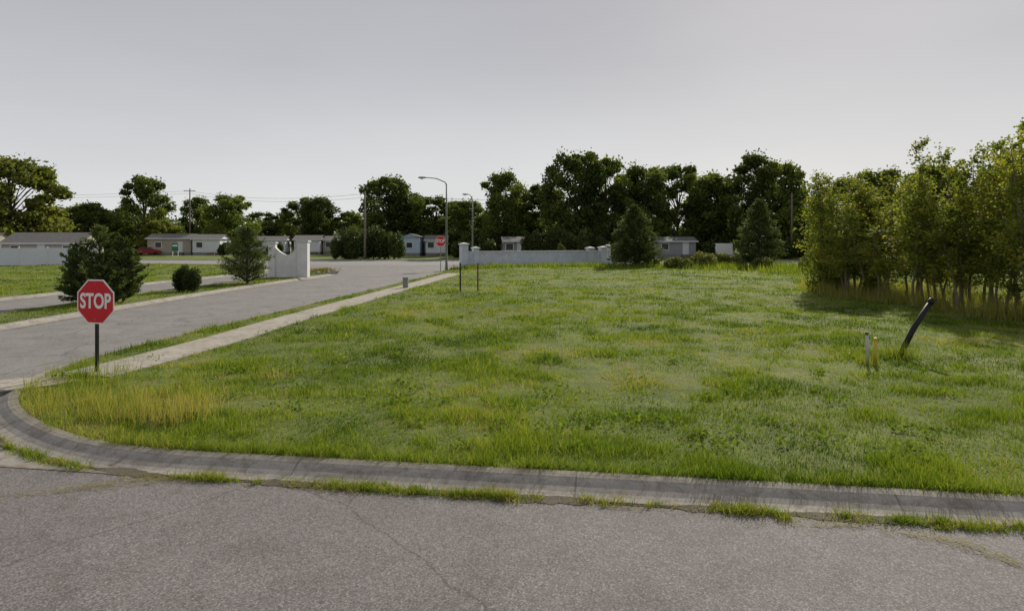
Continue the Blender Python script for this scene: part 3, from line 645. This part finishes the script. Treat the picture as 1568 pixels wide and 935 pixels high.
home('mobile_home',-16.7,112,rad(-90),7,3.4,3.1,M_BLUE,M_ROOF); home('mobile_home',-12.6,112,.05,3.4,5,2.6,M_SIDEW); home('mobile_home',.2,95,.1,3.0,4,2.4,M_GREYSHADE); home('mobile_home',23.4,98,.05,6,4,2.4,M_GREYSHADE)
# trailer
e=empty('cargo_trailer',(30.6,98,.12),.1); box('box_body',(3.0,1.9,1.7),(0,0,1.25),M_SIGNW,e,.06); box('side_trim',(3.02,1.92,.1),(0,0,.42),M_GALV,e); box('tongue',(1.1,.1,.1),(-2.0,0,.45),M_BLACK,e)
for s in (-1,1): tube_obj('wheel',[(.2,s*.98,.33),(.2,s*1.15,.33)],[.33,.33],M_TIRE,e,16)
# red car
e=empty('parked_car',(-62.8,115,.12),.25)
pr=[(-2.2,.35),(-2.25,.75),(-2.1,.95),(-1.5,1.0),(-1.0,1.4),(.5,1.42),(1.1,1.0),(2.0,.88),(2.2,.7),(2.2,.35)]
n=len(pr); V=[(x,-.85 if z<=1 else -.7,z) for x,z in pr]+[(x,.85 if z<=1 else .7,z) for x,z in pr]
o=poly_obj('body',V,[tuple(range(n)),tuple(range(2*n-1,n-1,-1))]+[(k,k+n,(k+1)%n+n,(k+1)%n) for k in range(n)],M_CARRED,e)
poly_obj('side_glass',[(-1.35,-.86,1.02),(.95,-.86,1.02),(.42,-.74,1.36),(-.95,-.74,1.36)],[(0,1,2,3)],M_GLASS,e)
for sx in (-1.35,1.4):
    for s in (-1,1): tube_obj('wheel',[(sx,s*.7,.32),(sx,s*.9,.32)],[.32,.32],M_TIRE,e,16)
def board(name,x,y,w,h,z,mat,rz=0):
    e=empty(name,(x,y,.11),rz)
    for s in (-1,1): box('leg',(.08,.08,z+h),(s*w*.42,.05,(z+h)/2),M_WHITE,e)
    box('panel',(w,.05,h),(0,-.02,z+h/2),mat,e,.01); box('panel_stripe',(w*.8,.01,h*.2),(0,-.052,z+h*.7),M_SIGNW,e)
board('park_sign',-52.5,104,1.0,1.2,.9,M_SGREEN); board('yard_sign',-24.5,96,1.2,.6,.6,M_SGREEN); board('yard_sign',-22.6,95,.8,.5,.5,M_SIGNW)
# ------------------------------------------------------------------ light
SUN_AZ=26; SUN_EL=29
w=bpy.data.worlds.new('World'); scene.world=w; w.use_nodes=True; nt=w.node_tree; nt.nodes.clear()
out=nt.nodes.new('ShaderNodeOutputWorld'); sky=nt.nodes.new('ShaderNodeTexSky'); sky.sky_type='NISHITA'; sky.sun_disc=False
sky.sun_elevation=rad(SUN_EL); sky.sun_rotation=rad(SUN_AZ); sky.dust_density=1.5; sky.air_density=1.2
b1=nt.nodes.new('ShaderNodeBackground'); b1.inputs[1].default_value=.06; nt.links.new(sky.outputs[0],b1.inputs[0])
tc=nt.nodes.new('ShaderNodeTexCoord'); sp=nt.nodes.new('ShaderNodeSeparateXYZ'); nt.links.new(tc.outputs['Generated'],sp.inputs[0])
rp=nt.nodes.new('ShaderNodeValToRGB'); e=rp.color_ramp.elements
e[0].position=0; e[0].color=(.80,.82,.82,1); e[1].position=.45; e[1].color=(.43,.425,.455,1); x=e.new(.12); x.color=(.67,.675,.695,1); x=e.new(.25); x.color=(.53,.53,.56,1)
nt.links.new(sp.outputs[2],rp.inputs[0])
mp=nt.nodes.new('ShaderNodeMapping'); mp.inputs['Scale'].default_value=(1,1,3.5); nt.links.new(tc.outputs['Generated'],mp.inputs[0])
nz=nt.nodes.new('ShaderNodeTexNoise'); nz.inputs['Scale'].default_value=1.4; nz.inputs['Detail'].default_value=5; nt.links.new(mp.outputs[0],nz.inputs['Vector'])
r2=nt.nodes.new('ShaderNodeValToRGB'); r2.color_ramp.elements[0].position=.3; r2.color_ramp.elements[0].color=(.92,.92,.93,1); r2.color_ramp.elements[1].position=.7; r2.color_ramp.elements[1].color=(1.05,1.05,1.045,1); nt.links.new(nz.outputs[0],r2.inputs[0])
mm=nt.nodes.new('ShaderNodeMix'); mm.data_type='RGBA'; mm.blend_type='MULTIPLY'; mm.inputs[0].default_value=1; nt.links.new(rp.outputs[0],mm.inputs[6]); nt.links.new(r2.outputs[0],mm.inputs[7])
b2=nt.nodes.new('ShaderNodeBackground'); b2.inputs[1].default_value=1; nt.links.new(mm.outputs[2],b2.inputs[0])
ms=nt.nodes.new('ShaderNodeMixShader'); ms.inputs[0].default_value=.93; nt.links.new(b1.outputs[0],ms.inputs[1]); nt.links.new(b2.outputs[0],ms.inputs[2]); nt.links.new(ms.outputs[0],out.inputs[0])
sl=bpy.data.lights.new('sun','SUN'); sl.energy=5.0; sl.angle=rad(.6); sl.color=(1,.93,.80)
so=bpy.data.objects.new('sun',sl); link_obj(so)
dv=Vector((math.sin(rad(SUN_AZ))*math.cos(rad(SUN_EL)),math.cos(rad(SUN_AZ))*math.cos(rad(SUN_EL)),math.sin(rad(SUN_EL))))
so.rotation_euler=dv.to_track_quat('Z','Y').to_euler(); so.location=(20,40,40)
# ------------------------------------------------------------------ camera
cd=bpy.data.cameras.new('camera'); cd.sensor_width=36; cd.lens=36*1023/1570; cd.shift_y=-.0624; cd.clip_end=6000; cd.clip_start=.1
cam=bpy.data.objects.new('camera',cd); cam.location=(0,0,2.5); cam.rotation_euler=(rad(90),0,0); link_obj(cam); scene.camera=cam
scene.view_settings.view_transform='Standard'; scene.view_settings.look='None'; scene.view_settings.exposure=0
